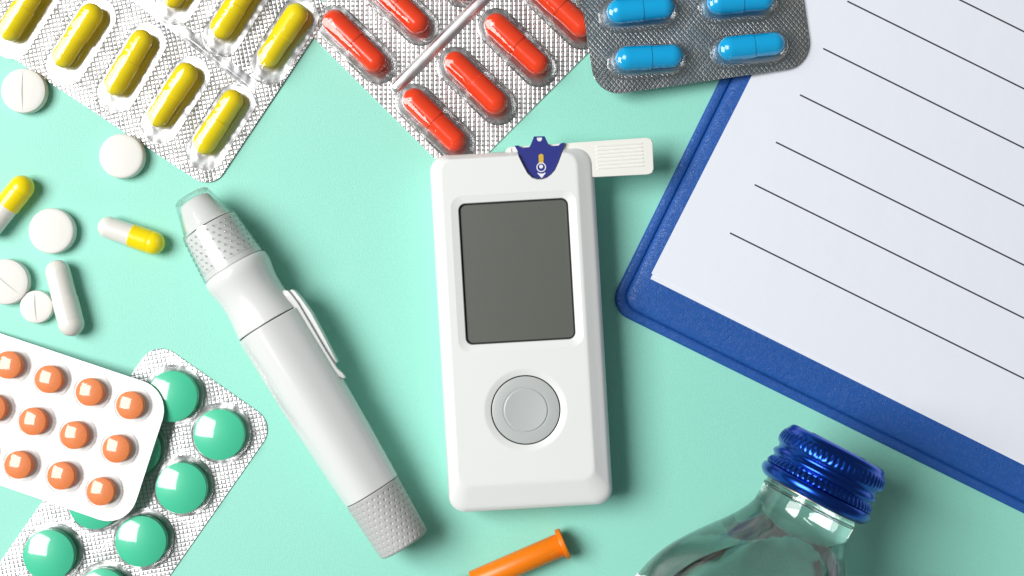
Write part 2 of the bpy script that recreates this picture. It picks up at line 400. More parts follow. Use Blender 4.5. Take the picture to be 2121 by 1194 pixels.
# red pack (x axis down-right)
MR = frame(948, 379, 2.6, 44.9)
rr_ = (ray_local(MR, 622, 49).x, ray_local(MR, 1110, 219).x, ray_local(MR, 780, 209).y, 560 * K)
rr_ = (min(rr_[0], -460 * K), rr_[1], rr_[2], 640 * K)
rc_ = [(734, 86, 43.5, 0), (822, 6, 43.5, 0), (910, -74, 43.5, 1), (1070, 92, 44, 0), (985, 172, 43.5, 1), (899, 249, 44, 0), (1160, 14, 43.5, 0)]
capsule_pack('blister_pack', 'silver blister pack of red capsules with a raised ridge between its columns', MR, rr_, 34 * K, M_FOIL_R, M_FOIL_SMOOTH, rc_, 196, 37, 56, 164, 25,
             (M_CAPR, M_CAPR), M_FILM, channel=((815, 187), (1090, -92)), ch_r=10, ch_h=9, ch_mat=M_FOIL_RIDGE, crumple=0.08, boff=(2, 3))
# blue pack, leaning on the red pack and the clipboard
ba, bb, bc = 56 + 1215 * 0.05, -0.05, 0.0
MB = frame_tilt(1460, 170, ba, bb, bc, -8.6)
pb0 = ray_local(MB, 1215, 72); pb1 = ray_local(MB, 1672, 60); pb2 = ray_local(MB, 1460, 169)
bcs = [(1327, 20, -4, 0), (1534, 2, -4, 0), (1345, 119, -3.5, 0), (1557, 96, -5, 0), (1308, -80, -4, 0), (1512, -96, -4, 0)]
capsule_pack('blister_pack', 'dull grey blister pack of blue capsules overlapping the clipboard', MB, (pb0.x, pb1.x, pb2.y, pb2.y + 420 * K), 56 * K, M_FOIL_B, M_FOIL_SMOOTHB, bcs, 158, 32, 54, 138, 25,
             (M_CAPB, M_CAPB), M_FILM, boff=(-1, 5))

def round_pack(name, label, M, rect, rad, foil, smoothfoil, pills, rp, hp, band, rb, mat, film, pillname, seg=48):
    root = empty(name, M, label, 'blister pack')
    sheet(root, M, rect, rad, -0.035, 0.0, foil)
    pd = bd = None
    for cx, cy in pills:
        zc = hp * 0.6 * K
        c = ray_local(M, cx, cy, zc)
        z0 = 1 * K; zb = (hp - band) / 2 * K
        if pd is None:
            pr = [(0.02, z0)]
            m = 9
            def dome(t): return math.sqrt(max(0, 1 - t * t))
            # lenticular: shallow dome, short band, shallow dome
            R = rp * K; d = (hp - band) / 2 * K
            Rs = (R * R + d * d) / (2 * d)
            for i in range(1, m + 1):
                q = R * i / m; pr.append((q, z0 + d - (math.sqrt(Rs * Rs - q * q) - (Rs - d))))
            pr.append((R * 1.01, z0 + d + 0.3 * band * K)); pr.append((R * 1.01, z0 + d + 0.7 * band * K))
            for i in range(m, 0, -1):
                q = R * i / m; pr.append((q, z0 + d + band * K + (math.sqrt(Rs * Rs - q * q) - (Rs - d))))
            pr.append((0.02, z0 + hp * K))
            po = mesh_obj(pillname, *lathe_z(pr, 64), mat, root, smooth=40)
            pd = po.data
            # bubble: steep wall, rounded shoulder, dome that rides just above the pill
            ztop = z0 + (hp + 3) * K; sh = z0 + (d / K + band + 2) * K
            bp = [(rb + 4, 0.012), (rb + 1.5, 0.024), (rb, 0.05), (rb - 1.2, sh * 0.55), (rb - 3, sh * 0.9)]
            bl = [(q * K, z) for q, z in bp]
            r2 = (rb - 5) * K
            for i in range(0, 9):
                q = r2 * (1 - i / 9); bl.append((q, sh + (ztop - sh) * (1 - (q / r2) ** 2)))
            bl.append((0.02, ztop))
            v, f = loft([[Vector((r * cos(2 * pi * i / 64), r * sin(2 * pi * i / 64), z)) for i in range(64)] for r, z in bl], False, True)
            mi = [0] * len(f); o = len(v)
            v += [Vector(((rb + 3.5) * K * cos(2 * pi * i / 64), (rb + 3.5) * K * sin(2 * pi * i / 64), 0.006)) for i in range(64)]
            f.append(tuple(range(o, o + 64))); mi.append(1)
            bo = mesh_obj('bubble', v, f, [film, smoothfoil], root, smooth=50, mat_idx=mi); bd = bo.data
        else:
            po = bpy.data.objects.new(pillname, pd); COL.objects.link(po); po.parent = root
            bo = bpy.data.objects.new('bubble', bd); COL.objects.link(bo); bo.parent = root
        po.matrix_local = Matrix.Translation((c.x + random.uniform(-1, 1) * K, c.y + random.uniform(-1, 1) * K, 0)) @ Matrix.Rotation(random.uniform(0, 6), 4, 'Z')
        bo.matrix_local = Matrix.Translation((c.x, c.y, 0)) @ Matrix.Rotation(random.uniform(0, 6), 4, 'Z')
    return root
# green pack
MG = frame(440, 786, 2.6, 35)
gl = ray_local(MG, 45, 1100).x; gr = ray_local(MG, 445, 1060).x; gt = ray_local(MG, 450, 794).y
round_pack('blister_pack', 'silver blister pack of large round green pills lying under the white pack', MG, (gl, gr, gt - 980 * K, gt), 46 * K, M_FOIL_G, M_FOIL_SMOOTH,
           [(455, 900), (376, 1010), (293, 1121), (213, 1231), (357, 821), (278, 932), (196, 1043), (103, 1150), (24, 1262)], 52, 40, 19, 60, M_GREENP, M_FILM_CRISP, 'pill')
# white pack with orange pills, leaning on the green pack
MO = frame_tilt(150, 888, -17, 0.091, 0.045, 17.8)
ol = -800 * K; orr = ray_local(MO, 309, 955).x; ot = ray_local(MO, 150, 741).y; ob = ray_local(MO, 110, 1044).y
op = [(18, 757), (102, 786), (186, 812), (270, 840), (70, 873), (155, 901), (242, 929), (39, 962), (127, 986), (210, 1018), (-66, 729), (-14, 846), (-46, 936), (-98, 820)]
round_pack('blister_pack', 'white blister pack of small round orange pills with rounded corners', MO, (ol, orr, ob, ot), 62 * K, M_WFOIL, M_WFOIL_S,
           op, 28, 27, 16, 36, M_ORANGEP, M_FILM_CRISP, 'pill')

# ---------------------------------------------------------------- loose tablets and capsules
def tablet(cx, cy, r, h, label, score=None):
    c = W(cx + 2, cy + 2, h * 0.7); R = r * K; Hh = h * K; b = 4.5 * K
    prof = [(R * 0.9, 0.0), (R - 0.3 * b, b * 0.35), (R, b)]
    prof += [(R, Hh - b * 1.15), (R - 0.25 * b, Hh - b * 0.55), (R - 1.1 * b, Hh - b * 0.12)]
    for i in range(7, 0, -1): prof.append((R * 0.86 * i / 8, Hh - b * 0.12 + 0.045 * (1 - (i / 8) ** 2)))
    prof.append((0.01, Hh - b * 0.12 + 0.046))
    M = Matrix.Translation((c.x, c.y, 0.001))
    o = mesh_obj('tablet', *lathe_z(prof, 96), M_TABLET, None, smooth=60)
    if score is not None:
        # V groove pressed right across the face
        w, d = 2.2 * K, 1.0 * K; zt = Hh + 0.05
        pts = [(-R * 1.1, -w, zt), (-R * 1.1, w, zt), (-R * 1.1, 0, Hh - d), (R * 1.1, -w, zt), (R * 1.1, w, zt), (R * 1.1, 0, Hh - d)]
        rot = Matrix.Rotation(-radians(score), 4, 'Z')
        cut = mesh_obj('cutter', [rot @ Vector(p) for p in pts], [(0, 1, 2), (5, 4, 3), (0, 3, 4, 1), (1, 4, 5, 2), (2, 5, 3, 0)], M_TABLET, None, smooth=0)
        boolean(o, cut)
        o.data.shade_smooth(); o.data.set_sharp_from_angle(angle=radians(28))
    o.matrix_world = M
    setp(o, label, 'tablet', 'loose white tablets')
tablet(48, 187, 46, 27, 'white scored round tablet beside the lower edge of the yellow capsule pack', 90)
tablet(251, 322, 46, 27, 'plain white round tablet touching the shadow below the yellow capsule pack')
tablet(106, 477, 47, 27, 'plain white round tablet between the two yellow and white capsules')
tablet(11, 582, 47, 27, 'large scored white tablet cut by the left edge of the picture', 40)
tablet(74, 634, 34, 22, 'smallest white tablet with a score line, leaning against the all white capsule', 86)
def loose_capsule(cx, cy, ang, Lpx, rpx, mb, mc, label):
    c = W(cx, cy, rpx); M = Matrix.Translation((c.x, c.y, rpx * K + 0.002)) @ Matrix.Rotation(-radians(ang), 4, 'Z')
    root = empty('loose_capsule', M, label, 'capsule', 'loose capsules')
    Lc, r = Lpx * K, rpx * K
    mesh_obj('capsule_body', *lathe_x(capsule_profile(Lc, r * 0.95, -Lc * 0.08, Lc / 2), 48), mb, root, smooth=50)
    pr = capsule_profile(Lc, r, -Lc * 0.0, Lc / 2)
    # closing ring pressed in near the shoulder
    x_r = Lc / 2 - r * 1.25
    pr = pr[:3] + [(x_r - 0.09, r), (x_r - 0.05, r), (x_r - 0.02, r * 0.985), (x_r + 0.02, r * 0.985), (x_r + 0.05, r)] + pr[4:]
    mesh_obj('capsule_cap', *lathe_x([(-s, q) for s, q in pr], 48), mc, root, smooth=50)
loose_capsule(14, 428, 128.5, 150, 25.5, M_CAPW, M_CAPY, 'yellow and white capsule cut by the left edge of the picture')
loose_capsule(272, 488, 199, 143, 24.5, M_CAPW, M_CAPY, 'yellow and white capsule lying alone beside the tip of the lancing pen')
loose_capsule(134, 618, 255.5, 161, 26.5, M_CAPW, M_CAPW, 'all white capsule leaning on the smallest tablet')

# ---------------------------------------------------------------- clipboard and paper
MC = frame(1256, 640, 0, 26.2)
T = 20
root = empty('clipboard', MC, 'blue leatherette clipboard lying under the lined paper', 'clipboard')
bx0 = ray_local(MC, 1390, 371, 8 * K).x; by0 = ray_local(MC, 1700, 857, 8 * K).y
bx1, by1 = bx0 + 1750 * K, by0 + 2300 * K
def crr(i, z, r): return rrect(bx0 + i * K, bx1 - i * K, by0 + i * K, by1 - i * K, r * K, z * K, 14)
rim = [(4, 0, 42), (1, 2, 45), (0, 4, 46), (0.4, 6.5, 46), (2, 8.5, 44), (5, 9.8, 42), (10, 10.6, 39), (15, 10.8, 36), (18.2, 10, 35), (20, 8.4, 34), (21, 6.5, 34), (24, 6, 34)]
mesh_obj('rim', *loft([crr(i, z, r) for i, z, r in rim]), M_LEATHER, root, smooth=60)
pad = [(22, 1, 32), (21.6, 9, 33), (22, 11.4, 32.5), (23.6, 13.6, 31), (27.5, 15.9, 28), (34, 18.2, 24), (44, 20.0, 18), (56, 20.8, 12), (70, 21, 6)]
mesh_obj('pad', *loft([crr(i, z, r) for i, z, r in pad]), M_LEATHER, root, smooth=60)
def paper(cx, cy, ang, z, label, w=1500, h=2120, lines=False):
    M = Matrix.Translation(W(cx, cy, z)) @ Matrix.Rotation(-radians(ang), 4, 'Z')
    n, m = 24, 32; th = 0.012
    vs, fs = [], []
    def hz(u, v): return 0.012 * sin(u * 5 + 1.0) * sin(v * 4.0) * min(1, u * 8) * min(1, v * 8) + 0.006 * sin(v * 11 + u * 3) * min(1, u * 6) * min(1, v * 6) + 0.013
    for s in (0, 1):
        for j in range(m + 1):
            for i in range(n + 1):
                u, v = i / n, j / m
                vs.append(Vector((u * w * K, v * h * K, (hz(u, v) + th) if s else hz(u, v))))
    q = (n + 1) * (m + 1)
    for j in range(m):
        for i in range(n):
            a = j * (n + 1) + i
            fs.append((a, a + n + 1, a + n + 2, a + 1)); fs.append((q + a, q + a + 1, q + a + n + 2, q + a + n + 1))
    for i in range(n):
        fs.append((i, i + 1, q + i + 1, q + i)); a = m * (n + 1) + i; fs.append((a + 1, a, q + a, q + a + 1))
    for j in range(m):
        a = j * (n + 1); fs.append((a + n + 1, a, q + a, q + a + n + 1)); a += n; fs.append((a, a + n + 1, q + a + n + 1, q + a))
    o = mesh_obj('paper_sheet', vs, fs, M_PAPER, None, smooth=40); o.matrix_world = M
    setp(o, label, 'paper', 'paper on the clipboard')
    if lines:
        starts = [(1512, 483), (1563, 383), (1607, 295), (1657, 197), (1705, 101), (1755, 3), (1802, -92), (1850, -188), (1898, -284)]
        for sx, sy in starts:
            p = ray_local(M, sx, sy, 0.03)
            L = (w * K - 0.9) - p.x; seg = 40; lv, lf = [], []
            hw = 1.6 * K
            for i in range(seg + 1):
                x = p.x + L * i / seg; y = p.y + math.tan(radians(ang - 26.35)) * (x - p.x)
                z = hz(min(1, x / (w * K)), y / (h * K)) + th + 0.003
                lv += [Vector((x, y - hw, z)), Vector((x, y + hw, z)), Vector((x, y - hw, z - 0.006)), Vector((x, y + hw, z - 0.006))]
                if i:
                    a = 4 * (i - 1); b = a + 4
                    lf += [(a, b, b + 1, a + 1), (a + 2, a + 3, b + 3, b + 2), (a, a + 2, b + 2, b), (a + 1, b + 1, b + 3, a + 3)]
            lf += [(0, 1, 3, 2), (4 * seg, 4 * seg + 2, 4 * seg + 3, 4 * seg + 1)]
            mesh_obj('ruled_line', lv, lf, M_INK, o, smooth=0)
    return o
paper(1347, 578, 26.5, 21.3, 'blank white sheet showing only as a thin strip under the lined sheet')
paper(1349, 567, 26.95, 23.6, 'large white sheet with dark ruled lines, topmost on the blue clipboard', lines=True)

# ---------------------------------------------------------------- glucose meter
MM = frame(1080, 685, 0, -3.3)
meter = empty('glucose_meter', MM, 'white handheld glucose meter with blank grey screen and round grey button', 'glucose meter')
ZT = 118
lx = ray_local(MM, 911.5, 700, 55 * K).x; rx = ray_local(MM, 1249, 700, 55 * K).x
ty = ray_local(MM, 1060, 316, 70 * K).y; by = ray_local(MM, 1100, 1048, 50 * K).y
def mloop(z, L, R, Tp, B, r): return rrect(lx + L * K, rx - R * K, by + B * K, ty - Tp * K, r * K, z * K, 16)
sect = [(0, 10, 10, 10, 10, 24), (3, 6, 6, 6, 6, 28), (12, 3, 3, 3, 3, 30), (40, 1, 1, 1, 1, 32), (60, 0, 0, 0, 0, 33), (80, 0.3, 0.4, 0.2, 0.4, 33),
        (88, 1.2, 1.8, 0.8, 2, 33), (93, 2.6, 4.2, 1.6, 4.8, 32.5), (97, 4.4, 7.2, 2.6, 8.6, 32), (100, 6.3, 10.4, 3.5, 13, 31), (103.5, 9.4, 15.5, 5.0, 21, 29), (107.5, 13.2, 22, 7.0, 31.5, 27), (112, 17.2, 28.6, 9.0, 42.5, 25),
        (115, 19.8, 33, 10.4, 50, 24), (116.6, 21.4, 35, 11.4, 54, 23), (117.6, 23.4, 37.4, 12.6, 58, 22), (118, 27, 41, 15, 63, 20)]
sect = [(z if z < 80 else 118 - (118 - z) * 0.76 if z > 81 else 84, *q_) for z, *q_ in sect]
vs, fs = loft([mloop(*s) for s in sect])
housing = mesh_obj('housing', vs, fs, M_WHITE, meter, smooth=0)
# screen window
def mp(px, py, z=ZT): return ray_local(MM, px, py, z * K)
sl, sr = mp(957, 560).x, mp(1185, 560).x; st, sb = mp(1065, 416).y, mp(1078, 709).y
scx = (sl + sr) / 2; scy = (st + sb) / 2
# the window leans slightly less than the body in the photo: fit its four sides directly
def screen_loop(o, z, r): return rrect(sl - o * K, sr + o * K, sb - o * K, st + o * K, r * K, z * K, 10)
cut = mesh_obj('cutter', *loft([screen_loop(0.0, ZT - 16, 14), screen_loop(0.0, ZT - 5, 14), screen_loop(1.2, ZT - 3.4, 15), screen_loop(9, ZT - 1.6, 20), screen_loop(15, ZT - 0.2, 24), screen_loop(18, ZT + 1.5, 26)]), M_WHITE, meter, smooth=0)
boolean(housing, cut)
bc_ = mp(1089, 850)
def disc_loop(r, z, n=96): return [Vector((bc_.x + r * K * cos(2 * pi * i / n), bc_.y + r * K * sin(2 * pi * i / n), z * K)) for i in range(n)]
f4 = 1 - ZT / 3000
cut = mesh_obj('cutter', *loft([disc_loop(69.5, ZT - 22), disc_loop(69.5, ZT - 4.6), disc_loop(71, ZT - 3.7), disc_loop(80, ZT - 1.2), disc_loop(85, ZT + 0.15), disc_loop(90, ZT + 1.6)]), M_WHITE, meter, smooth=0)
boolean(housing, cut)
# notch for the strip head
crown_px = [(1066, 302), (1074, 301.5), (1078, 305.5), (1083, 306.5), (1096, 305), (1099, 301), (1106, 283), (1128, 282.5), (1137, 301), (1142, 303), (1157, 302), (1162, 297), (1170, 295.5)]
low_px = [(1168, 303), (1162, 318), (1155, 337), (1148, 352), (1140, 361), (1131, 367.5), (1122, 370), (1112, 369.5), (1103, 366), (1094, 357), (1087, 344), (1078, 326), (1071, 311)]
zh = 109
crown = [tuple(mp(x, y, zh).xy) for x, y in crown_px + low_px]
cc = mp(1118, 325, zh)
notch_px = [(1062, 285), (1180, 285)] + low_px[0:]
nl = [mp(x, y, zh).xy for x, y in notch_px]
no = [cc.xy + (p - cc.xy) * 1.045 for p in nl]; nb = [cc.xy + (p - cc.xy) * 1.10 for p in nl]
no2 = [cc.xy + (p - cc.xy) * 1.055 for p in nl]
lz = lambda pts, z: [Vector((p.x, p.y, z * K)) for p in pts]
cut = mesh_obj('cutter', *loft([lz(no, 100), lz(no2, ZT - 3), lz(nb, ZT + 0.2), lz([cc.xy + (p - cc.xy) * 1.13 for p in nl], ZT + 2)]), M_WHITE, meter, smooth=0)
boolean(housing, cut)
# slot in which the strip's tab runs
tabz0, tabz1 = 86, 100
tab_px = [(1047, 313), (1052, 306), (1060, 304.5), (1340, 285.5), (1348, 288), (1352, 296), (1354, 350), (1351, 358), (1343, 361.5), (1222, 368), (1100, 372), (1050, 372)]
tabp = [mp(x, y, tabz1).xy for x, y in tab_px]
tcn = mp(1200, 328, tabz1).xy
to = [p + (p - tcn).normalized() * 1.2 * K for p in tabp]
cut = mesh_obj('cutter', *loft([lz(to, tabz0 - 1.0), lz(to, tabz1 + 1.0)]), M_WHITE, meter, smooth=0)
boolean(housing, cut)
housing.data.shade_smooth(); housing.data.set_sharp_from_angle(angle=radians(22))
wn = housing.modifiers.new('wn', 'WEIGHTED_NORMAL'); wn.keep_sharp = True; wn.weight = 60
# screen, button, and black fills that stand in for shade in their gaps
mesh_obj('screen_gap_shade', *loft([screen_loop(-0.2, ZT - 15.5, 14), screen_loop(-0.2, ZT - 12.0, 14)]), M_BLACK, meter, smooth=0)  # added black sheet: paints the shade in the gap round the screen
g = 3.2
mesh_obj('screen', *loft([screen_loop(-g, ZT - 13, 11), screen_loop(-g, ZT - 10.4, 11), screen_loop(-g - 0.8, ZT - 9.8, 10.5)]), M_LCD, meter, smooth=30)
mesh_obj('button_gap_shade', *loft([disc_loop(69.3, ZT - 21), disc_loop(69.3, ZT - 7.5)]), M_BLACK, meter, smooth=0)  # added black disc: paints the deep shade in the button's gap
bt = [(66.9, ZT - 12.5), (66.9, ZT - 5.2), (67.0, ZT - 4.3), (65.5, ZT - 3.9), (46.2, ZT - 3.6), (45.4, ZT - 4.6), (43.6, ZT - 4.6), (42.9, ZT - 3.3), (41.5, ZT - 2.6)]
loops = [disc_loop(r, z) for r, z in bt] + [disc_loop(41.5 * (1 - i / 8), ZT - 2.6 - 2.2 * (1 - (1 - i / 8) ** 2)) for i in range(1, 8)] + [disc_loop(0.6, ZT - 4.8)]
mesh_obj('button', *loft(loops), M_GREY, meter, smooth=28)

# test strip
MS = MM.copy()
strip = empty('test_strip', MS, 'white test strip with navy head plugged into the top of the glucose meter', 'test strip')
def inset(pts, c, d): return [p + (c - p).normalized() * d * K for p in pts]
vs, fs = loft([lz(inset(tabp, tcn, 1), tabz0), lz(tabp, tabz0 + 1), lz(tabp, tabz1 - 1), lz(inset(tabp, tcn, 1), tabz1)])
mesh_obj('tab', vs, fs, M_STRIPWHITE, strip, smooth=25)
# finger grip: seven raised ribs on the tab
for k in range(7):
    f = k / 6
    a = mp(1233 + 3 * f * 1.2, 304 + 46 * f + 0, tabz1); b = mp(1331 + 3 * f * 1.2, 297.5 + 46 * f, tabz1)
    d = (b - a).normalized(); nrm = Vector((-d.y, d.x, 0)); w = 1.9 * K
    sec = []
    for p, s in ((a, 0.3), (a + d * 0.03, 1), (b - d * 0.03, 1), (b, 0.3)):
        sec.append([p - nrm * w + Vector((0, 0, -0.004)), p - nrm * w * 0.5 + Vector((0, 0, 0.016 * s)), p + nrm * w * 0.5 + Vector((0, 0, 0.016 * s)), p + nrm * w + Vector((0, 0, -0.004))])
    mesh_obj('grip_rib', *loft(sec), M_STRIPWHITE, strip, smooth=0)
for x0_, x1_ in ((1165, 1171), (1056, 1059)):
    a = mp(x0_, 302 + (6 if x0_ < 1100 else 0), tabz1); b = mp(x1_, 302 + (6 if x0_ < 1100 else 0), tabz1); c2 = mp(x0_ + 1, 330, tabz1)
    vs, fs = prism([(a.x, a.y), (b.x, b.y), (b.x + c2.x - a.x, c2.y), (c2.x, c2.y)], (tabz1 - 1) * K, (tabz1 + 2.0) * K)
    mesh_obj('tab_ridge', vs, fs, M_STRIPWHITE, strip, smooth=0)
cv = [Vector(p) for p in crown]; cxy = cc.xy
hv, hf = loft([lz(cv, zh - 7), lz(cv, zh - 0.6), lz([p + (cxy - p).normalized() * 0.5 * K for p in cv], zh)])
mesh_obj('strip_head', hv, hf, M_NAVY, strip, smooth=25)
def ring_flat(c, r0, r1, z, n=40, r_in=None):
    vo = []
    for rr, zz in ((r1, z - 0.8), (r1, z), (r0, z), (r0, z - 0.8)):
        vo.append([Vector((c.x + rr * K * cos(2 * pi * i / n), c.y + rr * K * sin(2 * pi * i / n), zz * K)) for i in range(n)])
    vs, fs = loft(vo, False, False); m = 4
    for i in range(n):
        j = (i + 1) % n; fs.append(((m - 1) * n + i, (m - 1) * n + j, j, i))
    return vs, fs
c_ring = mp(1121, 347, zh)
def flat(pts_px, z0, z1, name, mat):
    p = [mp(x, y, zh).xy for x, y in pts_px]
    mesh_obj(name, *loft([lz(p, z0), lz(p, z1)]), mat, strip, smooth=0)
flat([(1115.5, 323), (1117, 320.5), (1119.5, 319.3), (1122, 319.3), (1124.5, 320.5), (1125.5, 323), (1125.8, 331), (1125.2, 334), (1126.5, 341), (1115.5, 341), (1116.2, 334), (1115.8, 331)], zh - 1, zh + 0.35, 'contact_window', M_GOLD)
mesh_obj('printed_ring', *ring_flat(c_ring, 7.6, 9.6, zh + 0.7), M_PRINT, strip, smooth=0)
vs, fs = lathe_z([(7.5 * K, (zh - 0.5) * K), (7.5 * K, (zh + 0.5) * K)], 32, c_ring.x, c_ring.y)
mesh_obj('printed_field', vs, fs, M_NAVY, strip, smooth=0)
c_dot = mp(1120.7, 345.5, zh)
vs, fs = lathe_z([(3.9 * K, (zh - 0.5) * K), (3.9 * K, (zh + 0.9) * K)], 24, c_dot.x, c_dot.y)
mesh_obj('printed_dot', vs, fs, M_PRINT, strip, smooth=0)
flat([(1113, 359.5), (1114, 358), (1117, 359.6), (1121.5, 360.2), (1126, 359.6), (1129, 357.6), (1130.3, 359), (1122, 369.3)], zh - 0.5, zh + 0.6, 'printed_arrow', M_PRINT)
hol = [(1112, 285.8), (1122.5, 285.4)] + [(1117.3 + 5.2 * cos(t), 288 + 5.4 * sin(t)) for t in [pi * i / 8 for i in range(0, 9)]]
flat(hol, zh - 0.5, zh + 0.6, 'printed_half_disc', M_PRINT)

# ---------------------------------------------------------------- lancing pen
PZ = 71
p0 = W(396, 407, PZ); p1 = W(838, 1129, PZ)
d = (p1 - p0); PL = d.length; ang = math.atan2(d.y, d.x)
MP = Matrix.Translation((p0.x, p0.y, 0)) @ Matrix.Rotation(ang, 4, 'Z')
S = PL / 846                                   # cm per measured pixel along the pen
pen = empty('lancing_pen', MP, 'white lancing pen with clear tip and grey dotted end cap', 'lancing pen')
def pf(n=2.5, rot=0.5):
    def f(a, s):
        a2 = a + rot
        return (abs(cos(a2)) ** n + abs(sin(a2)) ** n) ** (-1 / n) * 0.975
    return f
def pen_lathe(prof, rf=None, n=96): return lathe_x([(s * S, r * S) for s, r in prof], n, PZ * K, 0, rf)
def shell(prof, t, n=96):
    o = [(s * S, r * S) for s, r in prof]; i = [(s * S, (r - t) * S) for s, r in reversed(prof)]
    return lathe_x(o + i, n, PZ * K, 0, None, closed=True)
# body
body = [(310.8, 60), (310.8, 70.2), (312, 71.3), (330, 71.4), (420, 70.6), (520, 69), (620, 65.6), (700, 62), (714, 61.3), (715.5, 60), (715.5, 50)]
mesh_obj('barrel', *pen_lathe(body, pf()), M_WHITE_GLOSS, pen, smooth=30)
neck = [(172, 50), (172, 66), (174, 69), (178, 71), (190, 71.5), (200, 70), (215, 66.8), (232, 64.8), (250, 64.4), (268, 65.6), (285, 67.8), (300, 70), (307, 71), (308.5, 69.6), (308.5, 58)]
mesh_obj('collar', *pen_lathe(neck), M_WHITE_GLOSS, pen, smooth=30)
mesh_obj('seam_ring', *pen_lathe([(306, 68.3), (314, 68.3)]), M_BLACK, pen, smooth=30)
mesh_obj('seam_ring', *pen_lathe([(713, 57), (719.5, 57)]), M_BLACK, pen, smooth=30)
def endr(s_): return 61.2 - (s_ - 719.5) * 0.044
NC = 29
def dimple(a, s_):
    s_ = s_ / S; v = (s_ - 728) / 12.2; k = round(v)
    if k < 0 or k > 9 or s_ > 843: return 1
    u = a * NC / (2 * pi) + 0.5 * (k % 2); du = (u - round(u)) * 2 * pi * 59 / NC; dv = (v - k) * 12.2
    q_ = (du * du + dv * dv) / (2.9 ** 2)
    return 1 - 0.030 * max(0.0, 1 - q_) ** 1.0 if q_ < 1 else 1
endc = [(717, 50), (717, 60), (718.2, 61.2)] + [(719.5 + 1.25 * i, endr(719.5 + 1.25 * i)) for i in range(97)] + [(842, 55.4), (845, 54), (847, 50), (847.5, 40), (846, 36), (846, 1)]
mesh_obj('end_cap', *pen_lathe(endc, dimple, 29 * 14), M_GREYCAP, pen, smooth=75)
def dots(rows, cols, s0, s1, rad_fn, r, name, mat, stagger=True, a0=0.0):
    parts = []
    base = [(0.0, 1.0), (0.45, 0.8), (0.7, 0.2), (0.78, -0.4)]
    for i in range(rows):
        s = s0 + (s1 - s0) * i / (rows - 1); R = rad_fn(s)
        for j in range(cols):
            a = a0 + 2 * pi * (j + (0.5 * (i % 2) if stagger else 0)) / cols
            if sin(a) < -0.45: continue
            c = Vector((s * S, R * S * cos(a), PZ * K + R * S * sin(a)))
            nrm = Vector((0, cos(a), sin(a))); tx = Vector((1, 0, 0)); ty_ = nrm.cross(tx)
            vs = [c + nrm * r * K * 0.7]; fs = []
            for q, (w, h) in enumerate(((0.7, 0.45), (1.15, -0.2))):
                for k in range(6):
                    t = 2 * pi * k / 6; vs.append(c + (tx * cos(t) + ty_ * sin(t)) * r * K * w + nrm * r * K * h)
            for k in range(6):
                k2 = (k + 1) % 6; fs.append((0, 1 + k, 1 + k2)); fs.append((1 + k, 7 + k, 7 + k2, 1 + k2))
            parts.append((vs, fs))
    o = mesh_obj(name, *merge(parts), mat, pen, smooth=0); o['kind'] = 'stuff'; o.data.shade_smooth()
    return o
# clear nose: outer shell, white core inside
mesh_obj('clear_nose', *shell([(0, 35), (2, 38), (5, 39.5), (62, 55), (66, 56.5), (68, 60), (72, 61.5), (78, 62), (120, 65.6), (160, 69.3), (168, 70.5), (171, 70), (171.5, 67)], 2.4), M_CLEAR, pen, smooth=40)
tipdisc = mesh_obj('nose_rim', *shell([(-1.5, 34), (0.5, 37), (3, 38)], 13), M_CLEAR, pen, smooth=40)
mesh_obj('nose_core', *pen_lathe([(10, 5), (9, 26), (11, 31), (15, 34), (64, 49.5), (68, 51), (70, 53), (71, 54.5)]), M_WHITE, pen, smooth=35)
mesh_obj('sleeve', *pen_lathe([(73.5, 46), (73.5, 56), (75, 58), (120, 61.5), (158, 64.5), (159, 63), (160, 65), (170, 66), (172, 64)]), M_WHITE, pen, smooth=35)
dots(7, 26, 84, 152, lambda s: 61.4 + (s - 78) * 0.082, 2.3, 'nose_dots', thin_plastic('clear_dots', tint=(0.7, 0.7, 0.72), boost=2.5, wob=0), a0=0.1)
# clip: a flat rail along the side and the springy arm outside it
def arm(pts, name, mat, sm=35):
    """pts: (s, y_in, y_out, z_lo, z_hi) in measured pixels; y positive to the photo's right of the pen"""
    loops = []
    for s, yi, yo, zl, zh_ in pts:
        e = min(1.5, (yo - yi) * 0.3)
        q = [(yi, zl + e), (yi + e, zl), (yo - e, zl), (yo, zl + e), (yo, zh_ - e), (yo - e, zh_), (yi + e, zh_), (yi, zh_ - e)]
        loops.append([Vector((s * S, y * S, z * K)) for y, z in q])
    mesh_obj(name, *loft(loops), mat, pen, smooth=sm)
arm([(268, 60, 67, 78, 94), (273, 60, 72, 76, 97), (285, 61, 75, 76, 98), (305, 62, 77, 76, 98), (360, 62, 76, 78, 98), (420, 62, 74.5, 80, 97), (462, 64, 75, 80, 96), (476, 67, 79, 80, 94), (484, 72, 80, 82, 92), (487, 76, 79, 84, 90)], 'clip_rail', M_WHITE_GLOSS)
arm([(274, 70, 79, 62, 86), (280, 73, 83, 58, 90), (300, 74.5, 86.5, 56, 92), (335, 75, 89, 56, 92), (390, 74, 86, 58, 91), (440, 73, 82, 60, 89), (451, 73, 81, 62, 87)], 'clip', M_WHITE)

